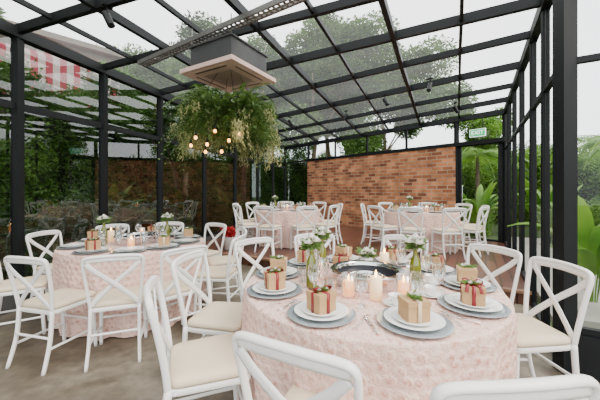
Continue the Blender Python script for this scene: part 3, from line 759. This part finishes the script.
# behind
for x,y,s in ((.7,15.4,1.3),(4.0,14.4,1.05),(1.8,20.5,1.7)):
    tr(TM,x,y,s,'leafy mid-green tree behind the brick wall')
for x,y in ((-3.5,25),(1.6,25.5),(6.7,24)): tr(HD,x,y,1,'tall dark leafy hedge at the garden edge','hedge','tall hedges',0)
# right side
for x,y,s in ((5.3,8.9,.95),(6.6,7.7,.9),(4.9,10.6,1.0),(7.6,9.6,1.1),(3.5,3.6,.8),(4.25,2.7,.8),(5.1,3.9,.9),(5.6,2.4,.9)):
    tr(BN,x,y,s,'bright broad-leaved tropical plant in the garden','plant','broadleaf plants')
for x,y,s in ((6.8,11.6,.95),(9.4,9.0,1.0),(6.5,3.3,.80),(8.0,5.8,1.0)):
    tr(PL,x,y,s,'slender palm with feathery arching fronds','palm','garden palms')
for x,y,s in ((10.5,7.4,1.1),(9.8,2.2,1.0),(7.2,1.5,.9),(6.3,5.4,.9),(8.3,7.7,1.0),(5.4,.9,.8),(5.9,9.9,.8)):
    tr(SB,x,y,s,'bright green garden shrub','shrub','garden shrubs')
for x,y,rz in ((7.6,14.2,-.35),(11.2,11.4,-.9),(13.2,7.0,-1.3),(13.2,1.8,-1.7),(11.5,-3,-2.2)):
    tr(HB,x,y,1,'leafy green hedge along the garden edge','hedge','garden hedges',rz)
for x,y,s in ((9.6,14.6,.95),(13.2,9.6,1.0),(9.4,4.1,.95),(8.8,-.4,.9)):
    tr(TB,x,y,s,'bright leafy tree along the garden edge')
poly_prism('garden_path',[(RX(3)+.35,3.3),(RX(3)+1.3,2.9),(RX(9)+1.0,8.6),(RX(9)+.2,9)],-.12,-.04,M_path,label='pale paved garden path beside the glass wall',cat='path')
g=G(); g.lathe([(1e-4,0),(.10,0),(.14,.24),(.15,.25),(.13,.25),(.12,.22),(1e-4,.22)],24)
h=G()
for k in range(160):
    a=U(0,6.28); e_=U(.1,1.2); h.leaf((U(-.08,.08),U(-.08,.08),U(.24,.38)),(math.cos(a),math.sin(a),e_),U(.1,.18),U(.05,.08))
place(('potted_poinsettia',g.mesh('potted_poinsettia',M_porc),[('red_leaves',h.mesh('red_leaves',M_leafR))]),(-1.44,6.1,DZ),0,1.0,'red leaved potted plant in white pot on deck','potted plant')
# neighbouring house
Hs=obj('neighbouring_house',None,None,(-10.6,12.6,-.11),math.radians(-45),1,'weathered house with red striped awning seen through trees','house')
g=G(); g.box((0,0,3.5),(4,4.6,7.0)); g.box((0,0,7.1),(4.6,5.2,.2)); obj('house_walls',g.mesh('house_walls',M_render,False),Hs)
g=G()
for k in range(2):
    for z in(1.5,3.6): g.box((2.02,-1+k*2,z),(.06,1.2,1.3))
obj('house_windows',g.mesh('house_windows',M_dark,False),Hs)
g=G(); g.add([(2,-1.6,6.5),(2,2,6.5),(2.8,2,6.1),(2.8,-1.6,6.1),(2.8,-1.6,4.4),(2.8,2,4.4)],[(0,1,2,3),(3,2,5,4)]); obj('striped_awning',g.mesh('striped_awning',M_stripe,False),Hs,label='red and white striped awning')

# ------------------------------------------------------------ light
w=bpy.data.worlds.new('overcast_sky'); bpy.context.scene.world=w; w.use_nodes=True
nt=w.node_tree; bg=nt.nodes['Background']
tc=nt.nodes.new('ShaderNodeTexCoord'); ns=nt.nodes.new('ShaderNodeTexNoise'); ns.inputs['Scale'].default_value=2; ns.inputs['Detail'].default_value=5
nt.links.new(tc.outputs['Generated'],ns.inputs['Vector'])
rp=nt.nodes.new('ShaderNodeValToRGB'); rp.color_ramp.elements[0].color=(.88,.93,.97,1); rp.color_ramp.elements[1].color=(1,1,1,1); rp.color_ramp.elements[0].position=.3; rp.color_ramp.elements[1].position=.6
nt.links.new(ns.outputs['Fac'],rp.inputs[0]); nt.links.new(rp.outputs[0],bg.inputs[0]); bg.inputs[1].default_value=3.6
sl=bpy.data.lights.new('soft_sun','SUN'); sl.energy=3.6; sl.angle=.4; sl.color=(1,.90,.78)
so=bpy.data.objects.new('soft_sun',sl); COL.objects.link(so); so.rotation_euler=(math.radians(20),math.radians(40),0)
# ------------------------------------------------------------ camera
cd=bpy.data.cameras.new('camera'); cd.lens=18; cd.sensor_width=36; cd.shift_y=-10/600; cd.clip_start=.05
co=bpy.data.objects.new('camera',cd); COL.objects.link(co); co.location=(0,0,CAMZ); co.rotation_euler=(math.pi/2,0,0)
bpy.context.scene.camera=co
